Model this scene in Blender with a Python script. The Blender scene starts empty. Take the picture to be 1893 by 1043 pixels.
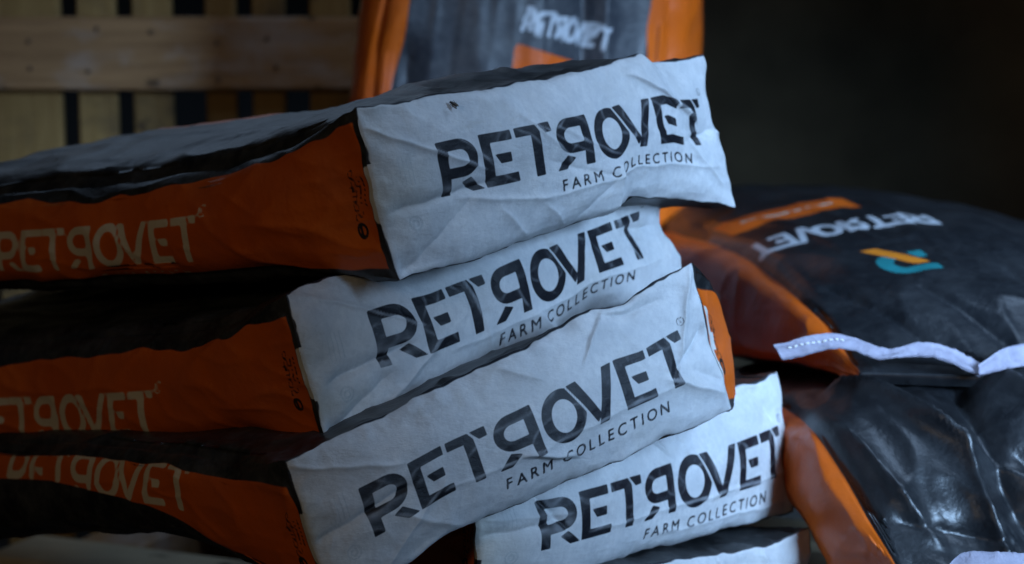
import bpy, math, random
import numpy as np
from mathutils import Vector

# ------------------------------------------------------------------ camera, world, lamps, exposure
sc = bpy.context.scene
COL = sc.collection
CAM_H, PITCH, LENS = 0.95, math.radians(9.0), 85.0
camd = bpy.data.cameras.new('camera'); cam = bpy.data.objects.new('camera', camd); COL.objects.link(cam)
cam.location = (0, 0, CAM_H); cam.rotation_euler = (math.radians(90) - PITCH, 0, 0)
camd.lens = LENS; camd.sensor_width = 36.0; camd.clip_start = 0.05; camd.clip_end = 60
camd.dof.use_dof = True; camd.dof.focus_distance = 2.10; camd.dof.aperture_fstop = 4.5; camd.dof.aperture_blades = 7
sc.camera = cam

world = bpy.data.worlds.new('World'); sc.world = world; world.use_nodes = True
bgn = world.node_tree.nodes['Background']
bgn.inputs['Color'].default_value = (0.55, 0.70, 1.0, 1); bgn.inputs['Strength'].default_value = 0.006

def area_lamp(name, loc, aim, sx, sy, power, color, spread=180):
    l = bpy.data.lights.new(name, 'AREA'); l.shape = 'RECTANGLE'; l.size = sx; l.size_y = sy
    l.energy = power; l.color = color; l.spread = math.radians(spread)
    o = bpy.data.objects.new(name, l); COL.objects.link(o); o.location = loc
    o.rotation_euler = (Vector(aim) - Vector(loc)).to_track_quat('-Z', 'Y').to_euler()
    return o
area_lamp('window_light', (1.62, 0.85, 1.25), (0.70, 2.42, 0.55), 1.0, 0.8, 9.2, (0.41, 0.65, 1.0), 35)
area_lamp('side_window_light', (1.05, 2.45, 2.05), (0.40, 2.3, 0.5), 0.8, 0.8, 6.0, (0.46, 0.67, 1.0), 130)
area_lamp('back_sheen_light', (-0.75, 4.55, 1.62), (-0.3, 2.4, 0.6), 1.1, 0.5, 0.8, (0.50, 0.70, 1.0), 120)  # unseen lamp added to put sheen on the bag tops
area_lamp('warm_fill_light', (-1.05, -0.1, 1.45), (-0.6, 3.0, 0.75), 0.4, 0.4, 3.9, (1.0, 0.74, 0.44))  # added warm fill for the orange sides and standing pallet; no real doorway

sc.view_settings.view_transform = 'Standard'; sc.view_settings.look = 'None'
sc.view_settings.gamma = 1.0; sc.view_settings.exposure = 0.0; sc.view_settings.use_curve_mapping = False
sc.cycles.use_denoising = True; sc.cycles.use_adaptive_sampling = True; sc.cycles.adaptive_threshold = 0.02
sc.cycles.max_bounces = 6

# ------------------------------------------------------------------ helpers
FPX = 1893 * LENS / 36.0
RIGHT = np.array([1.0, 0, 0]); FWD = np.array([0, math.cos(PITCH), -math.sin(PITCH)]); UP = np.array([0, math.sin(PITCH), math.cos(PITCH)])
CAMP = np.array([0, 0, CAM_H])
def at(px, py, d):
    """World point seen at photo pixel (px, py), d metres along the view axis."""
    return CAMP + d * (FWD + RIGHT * (px - 946.5) / FPX + UP * (521.5 - py) / FPX)
def at_z(px, py, z):
    dirv = FWD + RIGHT * (px - 946.5) / FPX + UP * (521.5 - py) / FPX
    return CAMP + dirv * ((z - CAM_H) / dirv[2])

def tag(o, label=None, cat=None, group=None, kind=None):
    if label: o['label'] = label
    if cat: o['category'] = cat
    if group: o['group'] = group
    if kind: o['kind'] = kind
    return o
def empty(name, loc, label, cat, group=None):
    o = bpy.data.objects.new(name, None); COL.objects.link(o); o.location = loc
    o.empty_display_size = 0.05
    return tag(o, label, cat, group)
def mesh_obj(name, verts, faces, mat, parent=None, smooth=True, attrs=None):
    me = bpy.data.meshes.new(name)
    verts = np.asarray(verts, dtype=np.float64)
    if parent is not None: verts = verts - np.array(parent_loc(parent))
    me.from_pydata(verts.tolist(), [], faces if isinstance(faces, list) else faces.tolist())
    if attrs:
        for k, a in attrs.items():
            at_ = me.attributes.new(k, 'FLOAT', 'POINT'); at_.data.foreach_set('value', np.ascontiguousarray(a, dtype=np.float32))
    me.materials.append(mat)
    me.update()
    if smooth: me.shade_smooth()
    o = bpy.data.objects.new(name, me); COL.objects.link(o)
    if parent is not None: o.parent = parent
    return o
def parent_loc(p):
    l = np.array(p.location)
    while p.parent is not None:
        p = p.parent; l = l + np.array(p.location)
    return l

# gradient noise ----------------------------------------------------
_rng = np.random.RandomState(7)
_perm = np.concatenate([_rng.permutation(256)] * 2)
_grad = _rng.normal(size=(256, 3)); _grad /= np.linalg.norm(_grad, axis=1)[:, None]
def noise(x, y, z=0.0, seed=0):
    x = np.asarray(x, float) + seed * 17.31; y = np.asarray(y, float) + seed * 5.77; z = np.zeros_like(x) + z + seed * 2.13
    xi = np.floor(x).astype(int); yi = np.floor(y).astype(int); zi = np.floor(z).astype(int)
    xf, yf, zf = x - xi, y - yi, z - zi
    f = lambda t: t * t * t * (t * (t * 6 - 15) + 10)
    u, v, w = f(xf), f(yf), f(zf)
    out = 0
    for dx in (0, 1):
        for dy in (0, 1):
            for dz in (0, 1):
                h = _perm[_perm[_perm[(xi + dx) & 255] + ((yi + dy) & 255)] + ((zi + dz) & 255)]
                g = _grad[h]
                val = g[..., 0] * (xf - dx) + g[..., 1] * (yf - dy) + g[..., 2] * (zf - dz)
                out = out + val * (u if dx else 1 - u) * (v if dy else 1 - v) * (w if dz else 1 - w)
    return out * 1.5
def ridged(x, y, seed=0, p=2.0):
    return (1 - np.minimum(1, np.abs(noise(x, y, 0.3, seed)) * 1.6)) ** p
def sstep(a, b, x):
    t = np.clip((np.asarray(x, float) - a) / (b - a), 0, 1); return t * t * (3 - 2 * t)

# signed distance prints --------------------------------------------
def loop_segs(pts):
    p = np.array(pts, float); return np.stack([p, np.roll(p, -1, 0)], 1)
def arc(cx, cy, rx, ry, a0, a1, n=14):
    t = np.radians(np.linspace(a0, a1, n)); return [(cx + rx * math.cos(q), cy + ry * math.sin(q)) for q in t]
def shift(segs, dx, mirror=None):
    s = segs.copy()
    if mirror is not None: s[..., 0] = mirror - s[..., 0]
    s[..., 0] += dx; return s
R_ = np.concatenate([loop_segs([(0, 0), (0, 1), (.5, 1)] + arc(.5, .65, .38, .35, 88, -88) + [(.5, .30), (.2, .30), (.2, 0)]),
                     loop_segs([(.2, .82), (.5, .82)] + arc(.5, .65, .19, .17, 88, -88) + [(.5, .48), (.2, .48)]),
                     loop_segs([(.47, .19), (.66, .26), (.93, 0), (.70, 0)])])
E_ = np.concatenate([loop_segs([(0, 0), (0, 1), (.70, 1), (.70, .83), (.2, .83), (.2, .17), (.72, .17), (.72, 0)]),
                     loop_segs([(.28, .58), (.62, .58), (.62, .41), (.38, .41)])])
T_ = np.concatenate([loop_segs([(0, 1), (.46, 1), (.54, .86), (.54, 0), (.34, 0), (.34, .83), (.0, .83)]),
                     loop_segs([(.53, 1), (.82, 1), (.82, .83), (.66, .82)])])
O_ = np.concatenate([loop_segs(arc(.48, .5, .48, .53, 0, 352, 44)), loop_segs(arc(.48, .5, .28, .345, 0, 352, 40))])
V1_ = loop_segs([(4.45, 1), (4.66, 1), (4.99, .20), (4.88, .07)])
V2_ = loop_segs([(5.30, 1), (5.50, 1), (5.12, 0), (4.91, 0)])
WORD = [shift(R_, 0), shift(E_, 1.0), shift(T_, 1.80), shift(R_, 2.72, .88), ('O', shift(O_, 3.72)), V1_, V2_, shift(E_, 5.58), shift(T_, 6.38)]
WORD_W = 7.2
def seg_sdf(x, y, segs):
    a = segs[:, 0]; b = segs[:, 1]; d2 = np.full(x.shape, 1e9); ins = np.zeros(x.shape, bool)
    for (ax, ay), (bx, by) in zip(a, b):
        ex, ey = bx - ax, by - ay; L = ex * ex + ey * ey
        if L < 1e-14: continue
        t = np.clip(((x - ax) * ex + (y - ay) * ey) / L, 0, 1)
        d2 = np.minimum(d2, (x - ax - t * ex) ** 2 + (y - ay - t * ey) ** 2)
        c = (ay > y) != (by > y)
        if c.any() and abs(ey) > 1e-12: ins ^= c & (x < ax + (y - ay) * ex / ey)
    return np.where(ins, 1, -1) * np.sqrt(d2)
def stamp(out, x, y, shapes, size, xs=1.0):
    """max-in the signed distance (metres) of shapes; x, y in shape units, size = metres per unit."""
    for s in shapes:
        isO = isinstance(s, tuple); segs = s[1] if isO else s
        lo = segs.reshape(-1, 2).min(0) - .12; hi = segs.reshape(-1, 2).max(0) + .12
        m = (x > lo[0]) & (x < hi[0]) & (y > lo[1]) & (y < hi[1])
        if not m.any(): continue
        v = seg_sdf(x[m], y[m], segs)
        if isO:
            p = np.array([4.385, 1.0]); q = np.array([4.80, .07]); e = (q - p) / np.linalg.norm(q - p)
            v = np.minimum(v, -((x[m] - p[0]) * (-e[1]) + (y[m] - p[1]) * e[0]))
        out[m] = np.maximum(out[m], v * size)
    return out
_tc = {}
def text_shapes(txt, spacing=1.0):
    """Outline segments of a line of text in the built-in font, cap height 1, list of one array; and its width."""
    key = (txt, spacing)
    if key in _tc: return _tc[key]
    res = []; xo = 0.0; H = None
    def outlines(s):
        cu = bpy.data.curves.new('t', 'FONT'); cu.body = s; cu.resolution_u = 3; cu.size = 1
        o = bpy.data.objects.new('t', cu); COL.objects.link(o)
        dg = bpy.context.evaluated_depsgraph_get(); dg.update()
        me = o.evaluated_get(dg).to_mesh()
        v = np.array([p.co[:2] for p in me.vertices]).reshape(-1, 2)
        cnt = {}
        for f in me.polygons:
            for k in f.edge_keys: cnt[k] = cnt.get(k, 0) + 1
        segs = np.array([[v[a], v[b]] for (a, b), c in cnt.items() if c == 1]).reshape(-1, 2, 2)
        o.evaluated_get(dg).to_mesh_clear(); bpy.data.objects.remove(o); bpy.data.curves.remove(cu)
        return segs
    H = outlines('H')[..., 1].max()
    for ch in txt:
        if ch == ' ': xo += .42 * spacing; continue
        s = outlines(ch) / H
        x0 = s[..., 0].min(); w = s[..., 0].max() - x0
        s[..., 0] += xo - x0; res.append(s); xo += w + .26 * spacing
    _tc[key] = (res, xo - .26 * spacing); return _tc[key]
def stamp_text(out, x, y, x0, y0, txt, cap, width, spacing=1.0, slant=0.0):
    """x, y metres; the line starts at (x0, y0) and is squeezed to width."""
    sh, w = text_shapes(txt, spacing); kx = width / w
    yy = (y - y0) / cap; xx = (x - x0 - slant * (y - y0)) / kx
    return stamp(out, xx, yy, sh, min(cap, kx * 1.0))
REG = [loop_segs(arc(0, 0, 1, 1, 0, 345, 24)), ]
def stamp_reg(out, x, y, cx, cy, r):
    d = np.hypot(x - cx, y - cy)
    np.maximum(out, r * .13 - np.abs(d - r), out=out)
    stamp_text(out, x, y, cx - .35 * r, cy - .45 * r, 'R', r * .9, r * .75)
    return out

# ------------------------------------------------------------------ materials
class NT:
    def __init__(s, name):
        s.m = bpy.data.materials.new(name); s.m.use_nodes = True; s.t = s.m.node_tree; s.b = s.t.nodes['Principled BSDF']
    def n(s, ty, **kw):
        nd = s.t.nodes.new(ty)
        for k, v in kw.items():
            if k in nd.inputs: nd.inputs[k].default_value = v
            else: setattr(nd, k, v)
        return nd
    def l(s, a, b): s.t.links.new(a, b)
    def attr(s, name, lo=-.0004, hi=.0004):
        a = s.n('ShaderNodeAttribute'); a.attribute_name = name
        r = s.n('ShaderNodeMapRange'); r.inputs[1].default_value = lo; r.inputs[2].default_value = hi
        s.l(a.outputs['Fac'], r.inputs[0]); return r.outputs[0]
    def mix(s, fac, a, b):
        m = s.n('ShaderNodeMix', data_type='RGBA')
        for sock, v in ((m.inputs[0], fac), (m.inputs[6], a), (m.inputs[7], b)):
            if hasattr(v, 'is_linked'): s.l(v, sock)
            elif isinstance(v, (int, float)): sock.default_value = v
            else: sock.default_value = (*v, 1)
        return m.outputs[2]
    def math(s, op, a, b=0.5):
        m = s.n('ShaderNodeMath', operation=op)
        for i, v in enumerate((a, b)):
            if hasattr(v, 'is_linked'): s.l(v, m.inputs[i])
            else: m.inputs[i].default_value = v
        return m.outputs[0]
    def coord(s, scale=(1, 1, 1), rot=(0, 0, 0)):
        c = s.n('ShaderNodeTexCoord'); mp = s.n('ShaderNodeMapping'); mp.inputs['Scale'].default_value = scale; mp.inputs['Rotation'].default_value = rot
        s.l(c.outputs['Object'], mp.inputs['Vector']); return mp.outputs[0]
    def noise(s, vec, scale, detail=3.0, rough=.55, lo=None, hi=None):
        t = s.n('ShaderNodeTexNoise'); t.inputs['Scale'].default_value = scale; t.inputs['Detail'].default_value = detail; t.inputs['Roughness'].default_value = rough
        s.l(vec, t.inputs['Vector'])
        if lo is None: return t.outputs[0]
        r = s.n('ShaderNodeMapRange'); r.inputs[1].default_value = lo; r.inputs[2].default_value = hi; s.l(t.outputs[0], r.inputs[0]); return r.outputs[0]
    def bump(s, h, strength, dist, prev=None):
        b = s.n('ShaderNodeBump'); b.inputs['Strength'].default_value = strength; b.inputs['Distance'].default_value = dist
        s.l(h, b.inputs['Height'])
        if prev is not None: s.l(prev, b.inputs['Normal'])
        return b.outputs[0]

def paper_material():
    N = NT('white_patch_paper')
    co = N.coord()
    mott = N.noise(co, 26, 4, .6, .3, .72)
    base = N.mix(mott, (.58, .60, .62), (.76, .765, .77))
    speck = N.noise(N.coord((1, 1.3, .8), (.3, .2, .8)), 140, 5, .78, .38, .70)
    base = N.mix(N.math('MULTIPLY', speck, .65), base, (.50, .52, .55))
    grub = N.noise(N.coord((1, 1, 1.8), (.8, .1, .4)), 17, 6, .7, .60, .74)
    base = N.mix(N.math('MULTIPLY', grub, .40), base, (.34, .31, .26))
    dirt = N.noise(co, 9, 6, .68, .50, .74)
    base = N.mix(N.math('MULTIPLY', dirt, .30), base, (.46, .43, .36))
    stain = N.attr('stain', 0, 1)
    base = N.mix(N.math('MULTIPLY', stain, .45), base, (.58, .50, .26))
    base = N.mix(N.math('MULTIPLY', N.attr('faint'), .30), base, (.25, .33, .36))
    # ink, with the cloth weave rubbed through it
    wear1 = N.noise(N.coord((1, 1, 1), (0.5, 0.3, 0.2)), 170, 5, .8, .50, .72)
    wear2 = N.noise(co, 34, 5, .7, .54, .72)
    wear = N.math('MULTIPLY', N.math('ADD', N.math('MULTIPLY', wear1, .8), .15), wear2)
    ink = N.mix(N.math('MULTIPLY', wear, .70), (.007, .008, .013), (.22, .24, .28))
    ink = N.mix(N.math('MULTIPLY', N.attr('rub', 0, 1), .50), ink, (.40, .42, .45))
    fi = N.attr('ink')
    colr = N.mix(fi, base, ink)
    colr = N.mix(N.attr('rim'), colr, (.012, .014, .02))
    N.l(colr, N.b.inputs['Base Color'])
    rg = N.n('ShaderNodeMix'); rg.inputs[2].default_value = .55; rg.inputs[3].default_value = .46; N.l(fi, rg.inputs[0]); N.l(rg.outputs[0], N.b.inputs['Roughness'])
    N.b.inputs['Specular IOR Level'].default_value = .5
    fib = N.noise(N.coord((1, 1.6, 2.2), (.9, .6, .7)), 75, 6, .72)
    fin = N.noise(co, 420, 2, .6)
    lump = N.noise(co, 42, 3, .5)
    n1 = N.bump(lump, .45, .004)
    n2 = N.bump(fib, .6, .0018, n1)
    n3 = N.bump(fin, .22, .0006, n2)
    N.l(n3, N.b.inputs['Normal'])
    return N.m
def film_material(name, rough=.40, black=(.016, .018, .022), dust=.3, orange=(.74, .138, .008)):
    N = NT(name); co = N.coord()
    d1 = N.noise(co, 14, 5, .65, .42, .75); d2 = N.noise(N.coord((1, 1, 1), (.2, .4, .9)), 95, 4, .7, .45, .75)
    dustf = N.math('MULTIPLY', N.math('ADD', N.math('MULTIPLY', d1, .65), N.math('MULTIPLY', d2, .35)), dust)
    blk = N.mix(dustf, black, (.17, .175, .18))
    org = N.mix(N.noise(co, 7, 3, .5, .35, .7), orange, (orange[0] * .86, orange[1] * .74, orange[2]))
    org = N.mix(N.math('MULTIPLY', d1, .12), org, (.35, .22, .14))
    c = N.mix(N.attr('orange', -.0006, .0006), blk, org)
    c = N.mix(N.attr('cream', -.0006, .0006), c, (.74, .66, .52))
    c = N.mix(N.attr('grey', -.0006, .0006), c, (.50, .53, .57))
    c = N.mix(N.attr('teal', -.0006, .0006), c, (.02, .20, .22))
    c = N.mix(N.attr('amber', -.0006, .0006), c, (.70, .22, .02))
    c = N.mix(N.attr('ink', -.0004, .0004), c, (.02, .016, .014))
    c = N.mix(N.attr('white', -.0004, .0004), c, (.68, .68, .66))
    N.l(c, N.b.inputs['Base Color'])
    rr = N.n('ShaderNodeMapRange'); rr.inputs[3].default_value = rough - .06; rr.inputs[4].default_value = rough + .16
    N.l(dustf, rr.inputs[0]); N.l(rr.outputs[0], N.b.inputs['Roughness'])
    crk = N.math('ABSOLUTE', N.math('SUBTRACT', N.noise(N.coord((1, 1, 1), (.5, .9, .2)), 24, 4, .6), .5), 0)
    fine = N.noise(co, 260, 3, .6); med = N.noise(co, 60, 3, .55)
    N.l(N.bump(fine, .3, .0007, N.bump(crk, .5, .0035, N.bump(med, .35, .002))), N.b.inputs['Normal'])
    return N.m
def wood_material(name, c0, c1, c2, grain=(1, 14, 14)):
    N = NT(name)
    co = N.coord(grain); w = N.noise(co, 5, 5, .6, .3, .7)
    b = N.mix(w, c0, c1)
    s = N.noise(N.coord((1, 1, 1.6)), 5.5, 5, .65, .50, .66)
    b = N.mix(s, b, c2)
    k = N.noise(N.coord((1, 1, 1), (.2, .5, .1)), 15, 3, .6, .64, .72)
    b = N.mix(k, b, (.06, .035, .02))
    N.l(b, N.b.inputs['Base Color']); N.b.inputs['Roughness'].default_value = .68
    N.l(N.bump(w, .4, .003), N.b.inputs['Normal'])
    return N.m
def plain_material(name, a, b, scale, rough, bump=.2, dist=.004):
    N = NT(name); co = N.coord(); f = N.noise(co, scale, 5, .6, .3, .7)
    N.l(N.mix(f, a, b), N.b.inputs['Base Color']); N.b.inputs['Roughness'].default_value = rough
    N.l(N.bump(f, bump, dist), N.b.inputs['Normal']); return N.m
M_PAPER = paper_material()
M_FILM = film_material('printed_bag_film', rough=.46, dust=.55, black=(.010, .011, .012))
M_FILM2 = film_material('clean_bag_film', rough=.40, dust=.16, black=(.010, .0115, .014))
M_GLOSS = film_material('glossy_bag_film', rough=.42, dust=.16, black=(.008, .009, .011))
M_BACKFILM = film_material('shiny_standing_film', rough=.42, dust=.65, black=(.035, .04, .05))  # lighter base and heavy dust stand in for window reflection on the film
M_TAPE = plain_material('crepe_seam_tape', (.25, .24, .31), (.37, .355, .44), 60, .75, .6, .003)
M_THREAD = plain_material('seam_thread', (.75, .74, .72), (.82, .81, .8), 300, .7)
M_WOOD = wood_material('rough_pallet_wood', (.28, .145, .06), (.50, .28, .125), (.46, .35, .28))
M_SLAT = wood_material('yellowed_slat_wood', (.30, .175, .055), (.40, .25, .085), (.15, .095, .04), (14, 14, 1))
M_BOARD = wood_material('pale_board_wood', (.52, .43, .28), (.62, .52, .35), (.42, .35, .24))
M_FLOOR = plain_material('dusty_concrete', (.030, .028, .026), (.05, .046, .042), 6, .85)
M_WALL = plain_material('shade_dark_wall', (.006, .0055, .0045), (.014, .012, .010), .9, .9)  # near-black tone stands in for shade behind the slats

# ------------------------------------------------------------------ the setting
def sheet(name, pts, mat):
    o = mesh_obj(name, pts, [[0, 1, 2, 3]], mat, None, False); return tag(o, kind='structure')
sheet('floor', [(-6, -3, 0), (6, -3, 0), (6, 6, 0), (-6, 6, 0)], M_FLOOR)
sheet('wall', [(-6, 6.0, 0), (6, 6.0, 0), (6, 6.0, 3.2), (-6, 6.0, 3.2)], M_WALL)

M_WALL2 = plain_material('dim_brown_wall', (.045, .034, .021), (.26, .20, .115), 1.6, .9)  # lighter wall section, its tone standing in for dim light
tag(mesh_obj('side_wall', [(.12, 4.9, 0), (6, 4.3, 0), (6, 4.3, 3.2), (.12, 4.9, 3.2), (.12, 6.0, 0), (6, 6.0, 0), (6, 6.0, 3.2), (.12, 6.0, 3.2)], [[0, 1, 2, 3], [4, 0, 3, 7], [3, 2, 6, 7]], M_WALL2, None, False), kind='structure')

# ------------------------------------------------------------------ bags
def hermite(ts, vals, t):
    ts = np.asarray(ts, float); v = np.asarray(vals, float); n = len(ts)
    m = np.zeros_like(v)
    for i in range(n):
        a, b = max(0, i - 1), min(n - 1, i + 1); m[i] = (v[b] - v[a]) / (ts[b] - ts[a])
    k = np.clip(np.searchsorted(ts, t, side='right') - 1, 0, n - 2); h = (ts[k + 1] - ts[k]); q = (t - ts[k]) / h
    q = q[:, None]; h = h[:, None]
    return (2*q**3-3*q**2+1)*v[k] + (q**3-2*q**2+q)*h*m[k] + (-2*q**3+3*q**2)*v[k+1] + (q**3-q**2)*h*m[k+1]

class Bag:
    """Lofted sack. secs: [(s, LB, LT, RT, RB)], s = metres from the near end; u across (0 left), v up."""
    def __init__(B, secs, redge=None, wob=0, top=.02, bot=.008, side=.012, rmax=.03, flat0=.25, edge=None, grow=.12, near_taper=None):
        B.ts = np.array([q[0] for q in secs]); B.c = [np.array([q[i] for q in secs], float) for i in range(1, 5)]
        B.top, B.bot, B.side, B.rmax, B.flat0, B.grow = top, bot, side, rmax, flat0, grow
        LB, LT, RT, RB = [c[0] for c in B.c]
        B.W = (np.linalg.norm(RB - LB) + np.linalg.norm(RT - LT)) / 2; B.T = (np.linalg.norm(LT - LB) + np.linalg.norm(RT - RB)) / 2
        k = 1 if len(secs) > 1 else 0
        B.edge = edge; B.redge = redge; B.wob = wob
        m = len(secs) // 2
        B.Wm = np.linalg.norm(B.c[3][m] - B.c[0][m]); B.Tm = np.linalg.norm(B.c[1][m] - B.c[0][m])
    def pos(B, s, u, v):
        s = np.asarray(s, float); LB, LT, RT, RB = [hermite(B.ts, c, s) for c in B.c]
        # round the section's corners
        r = (B.rmax * sstep(0, B.grow, s))
        w, h = B.Wm / 2, B.Tm / 2; r = np.minimum(r, h * .95)
        x = (2 * u - 1) * w; y = (2 * v - 1) * h
        cx = np.clip(x, -(w - r), w - r); cy = np.clip(y, -(h - r), h - r)
        dx, dy = x - cx, y - cy; L = np.hypot(dx, dy); mx = np.maximum(np.abs(dx), np.abs(dy))
        k = np.where(L > 1e-9, mx / np.maximum(L, 1e-9), 1)
        uu = ((cx + dx * k) / w + 1) / 2; vv = ((cy + dy * k) / h + 1) / 2
        u_, v_ = uu[:, None], vv[:, None]
        P = (LB * (1 - u_) + RB * u_) * (1 - v_) + (LT * (1 - u_) + RT * u_) * v_
        upd = ((LT + RT) - (LB + RB)); upd /= np.linalg.norm(upd, axis=1)[:, None]
        wd = ((RB + RT) - (LB + LT)); wd /= np.linalg.norm(wd, axis=1)[:, None]
        g = (B.flat0 + (1 - B.flat0) * sstep(0, B.grow, s)) * (1 - .75 * sstep(B.ts[-1] - .12, B.ts[-1], s))
        su = np.sin(np.pi * np.clip(u, 0, 1)) ** .8; sv = np.sin(np.pi * np.clip(v, 0, 1)) ** .9
        P = P + upd * (g * su * (B.top * v ** 2 - B.bot * (1 - v) ** 2))[:, None]
        P = P + wd * (g * sv * B.side * (u ** 2 - (1 - u) ** 2))[:, None]
        if B.edge:
            P = P + upd * (B.edge(u, v) * (1 - sstep(0, .16, s)))[:, None]
        if B.wob:
            k0 = (1 - sstep(0, .09, s)); q = B.wob
            ld = np.cross(wd, upd)
            ed = np.maximum(np.maximum(v ** 6, (1 - v) ** 6), np.maximum(u ** 10, (1 - u) ** 10))
            P = P + upd * (k0 * (v ** 5 - (1 - v) ** 5) * (.0030 * noise(u * 9, u * 0, .3, q) + .0018 * noise(u * 27, u * 0, .3, q + 1) - .0045 * np.sin(np.pi * u)))[:, None]
            P = P + wd * (k0 * (u ** 9 - (1 - u) ** 9) * (.0030 * noise(v * 4, v * 0, .3, q + 2) - .005 * np.sin(np.pi * v) * (u > .5)))[:, None]
            P = P + ld * (k0 * ed * (.0060 * noise(u * 7, v * 4, .3, q + 3) + .0025 * noise(u * 22, v * 9, .3, q + 4)))[:, None]
        if B.redge:
            P = P + wd * (np.interp(v, *B.redge) * u ** 5 * (1 - sstep(0, .10, s)))[:, None]
        return P

def grid_faces(nr, ncol, wrap=False):
    i, j = np.meshgrid(np.arange(nr - 1), np.arange(ncol if wrap else ncol - 1), indexing='ij')
    j2 = (j + 1) % ncol
    return np.stack([i * ncol + j, i * ncol + j2, (i + 1) * ncol + j2, (i + 1) * ncol + j], -1).reshape(-1, 4)
def grid_normals(P, nr, nc, wrap=False):
    G = P.reshape(nr, nc, 3); a = np.gradient(G, axis=0)
    b = (np.roll(G, -1, 1) - np.roll(G, 1, 1)) if wrap else np.gradient(G, axis=1)
    n = np.cross(a, b); n /= np.maximum(np.linalg.norm(n, axis=2), 1e-12)[..., None]
    return n.reshape(-1, 3)

def spaced(n, corner=.10, k=4):
    """0..1 samples, closer together near both ends"""
    t = np.linspace(0, 1, n); e = np.linspace(0, corner, k * 2 + 1)
    return np.unique(np.concatenate([t, e, 1 - e]).round(5))

def make_tube(B, root, mat, printer, wrinkle, ds=.004, side_n=72, top_n=84, close_near=False):
    L = B.ts[-1]
    fine = np.concatenate([np.arange(.006, .036, .0014), np.arange(.036, .36, ds)]); s = np.unique(np.concatenate([[0, .0012, .0026], fine, np.arange(.36, L, ds * 1.5), [L]]).round(5))
    a = spaced(side_n, .22, 5); b = spaced(top_n, .09, 5); c = spaced(26, .09, 4)
    per = [(0, q, 0, 0) for q in a[:-1]] + [(1, 1, q, 1) for q in b[:-1]] + [(2, 1 - q, 1, 2) for q in a[:-1]] + [(3, 0, 1 - q, 3) for q in c[:-1]]
    face = np.array([p[0] for p in per]); u = np.array([0 if p[0] == 0 else p[2] for p in per], float); v = np.array([p[1] for p in per], float)
    v = np.where(face == 1, 1, v)
    n = len(per); S = np.repeat(s, n); U = np.tile(u, len(s)); V = np.tile(v, len(s)); F = np.tile(face, len(s))
    P = B.pos(S, U, V)
    Nn = grid_normals(P, len(s), n, True)
    ctr = B.pos(s, np.full(len(s), .5), np.full(len(s), .5)); out = P - np.repeat(ctr, n, 0)
    if np.mean((Nn * out).sum(1)) < 0: Nn = -Nn; flip = True
    else: flip = False
    P = P + Nn * wrinkle(S, U, V, F, B)[:, None]
    names = ('orange', 'cream', 'grey', 'teal', 'amber', 'ink', 'white')
    A = {k: np.full(len(S), -.01) for k in names}
    printer(A, S, U, V, F, B)
    faces = grid_faces(len(s), n, True)
    if not flip: faces = faces[:, ::-1]
    faces = faces.tolist()
    faces.append(list(range(len(P) - n, len(P))) if not flip else list(range(len(P) - n, len(P)))[::-1])
    if close_near: faces.append(list(range(n))[::-1])
    return mesh_obj('bag_body', P, faces, mat, root, True, A)

CAPM = .0445
def side_print(A, S, U, V, F, B, seed=0, t_end=.228, base=.20, depth=.16, dip=0.0, wav=.011, endstrip=True, gap=.014, shade_low=None):
    """orange gusset with cream lettering on the left side, plus the orange of the right one"""
    H = B.Tm
    y = V * H
    wave = wav * noise(S * 9, S * 0, .2, 11 + seed) + .6 * wav * noise(S * 26, S * 0, .7, 23 + seed)
    for f in (0, 2):
        m = F == f
        lim = H - gap - dip * sstep(0, .3, S) + wave
        o = np.minimum(lim - y, y - (.006 + .4 * np.abs(wave)))
        if shade_low is not None: o = np.minimum(o, y - np.interp(S, *shade_low))  # black below this curve is painted shade at the gusset's foot
        if endstrip:
            o = np.minimum(o, S - .006)
        A['orange'][m] = o[m]
        if endstrip:
            tab = np.minimum(.0055 - S, .165 * H - np.abs(y - .50 * H))
            if f == 0: A['white'][m] = tab[m]
            xx = y; yy = S
            ink = np.full(len(S), -.01)
            m2 = m & (S < .05)
            t = ink[m2]
            ym = y[m2]; sm = S[m2]
            # script mark running up the gusset, beside two fine lines
            stamp_text(t, ym, -sm, .36 * H, -.0265, 'Somlpo', .0095, .30 * H, .3, .25)
            for s0 in (.0118, .0165):      # two lines of print too fine to read
                np.maximum(t, np.minimum(np.minimum(.0010 - np.abs(sm - s0), .09 * H - np.abs(ym - .53 * H)), .0016 * np.sin(ym * 2100 + s0 * 900) + .0006), out=t)
            d = np.hypot(ym - .30 * H, sm - .0225)
            np.maximum(t, np.minimum(.0058 - d, np.maximum(d - .0034, .0012 - np.abs(sm - .0235))), out=t)
            A['ink'][m2] = np.where(t > A['ink'][m2], t, A['ink'][m2])
        cr = np.full(len(S), -.01)
        xw = (t_end + WORD_W * CAPM - S) / CAPM if f == 0 else (S - t_end) / CAPM
        yw = (y - base * H) / CAPM
        m3 = m & (S > t_end - .06) & (S < t_end + .36)
        tt = np.full(m3.sum(), -.01)
        stamp(tt, xw[m3], yw[m3], WORD, CAPM)
        stamp_reg(tt, xw[m3] * CAPM, yw[m3] * CAPM, 7.4 * CAPM, 1.05 * CAPM, .0055)
        stamp_text(tt, xw[m3] * CAPM, yw[m3] * CAPM, 2.73 * CAPM, -.45 * CAPM, 'FARM COLLECTION', .2 * CAPM, 3.75 * CAPM, 1.6)
        A['cream'][m3] = np.minimum(tt, A['orange'][m3])
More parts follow.
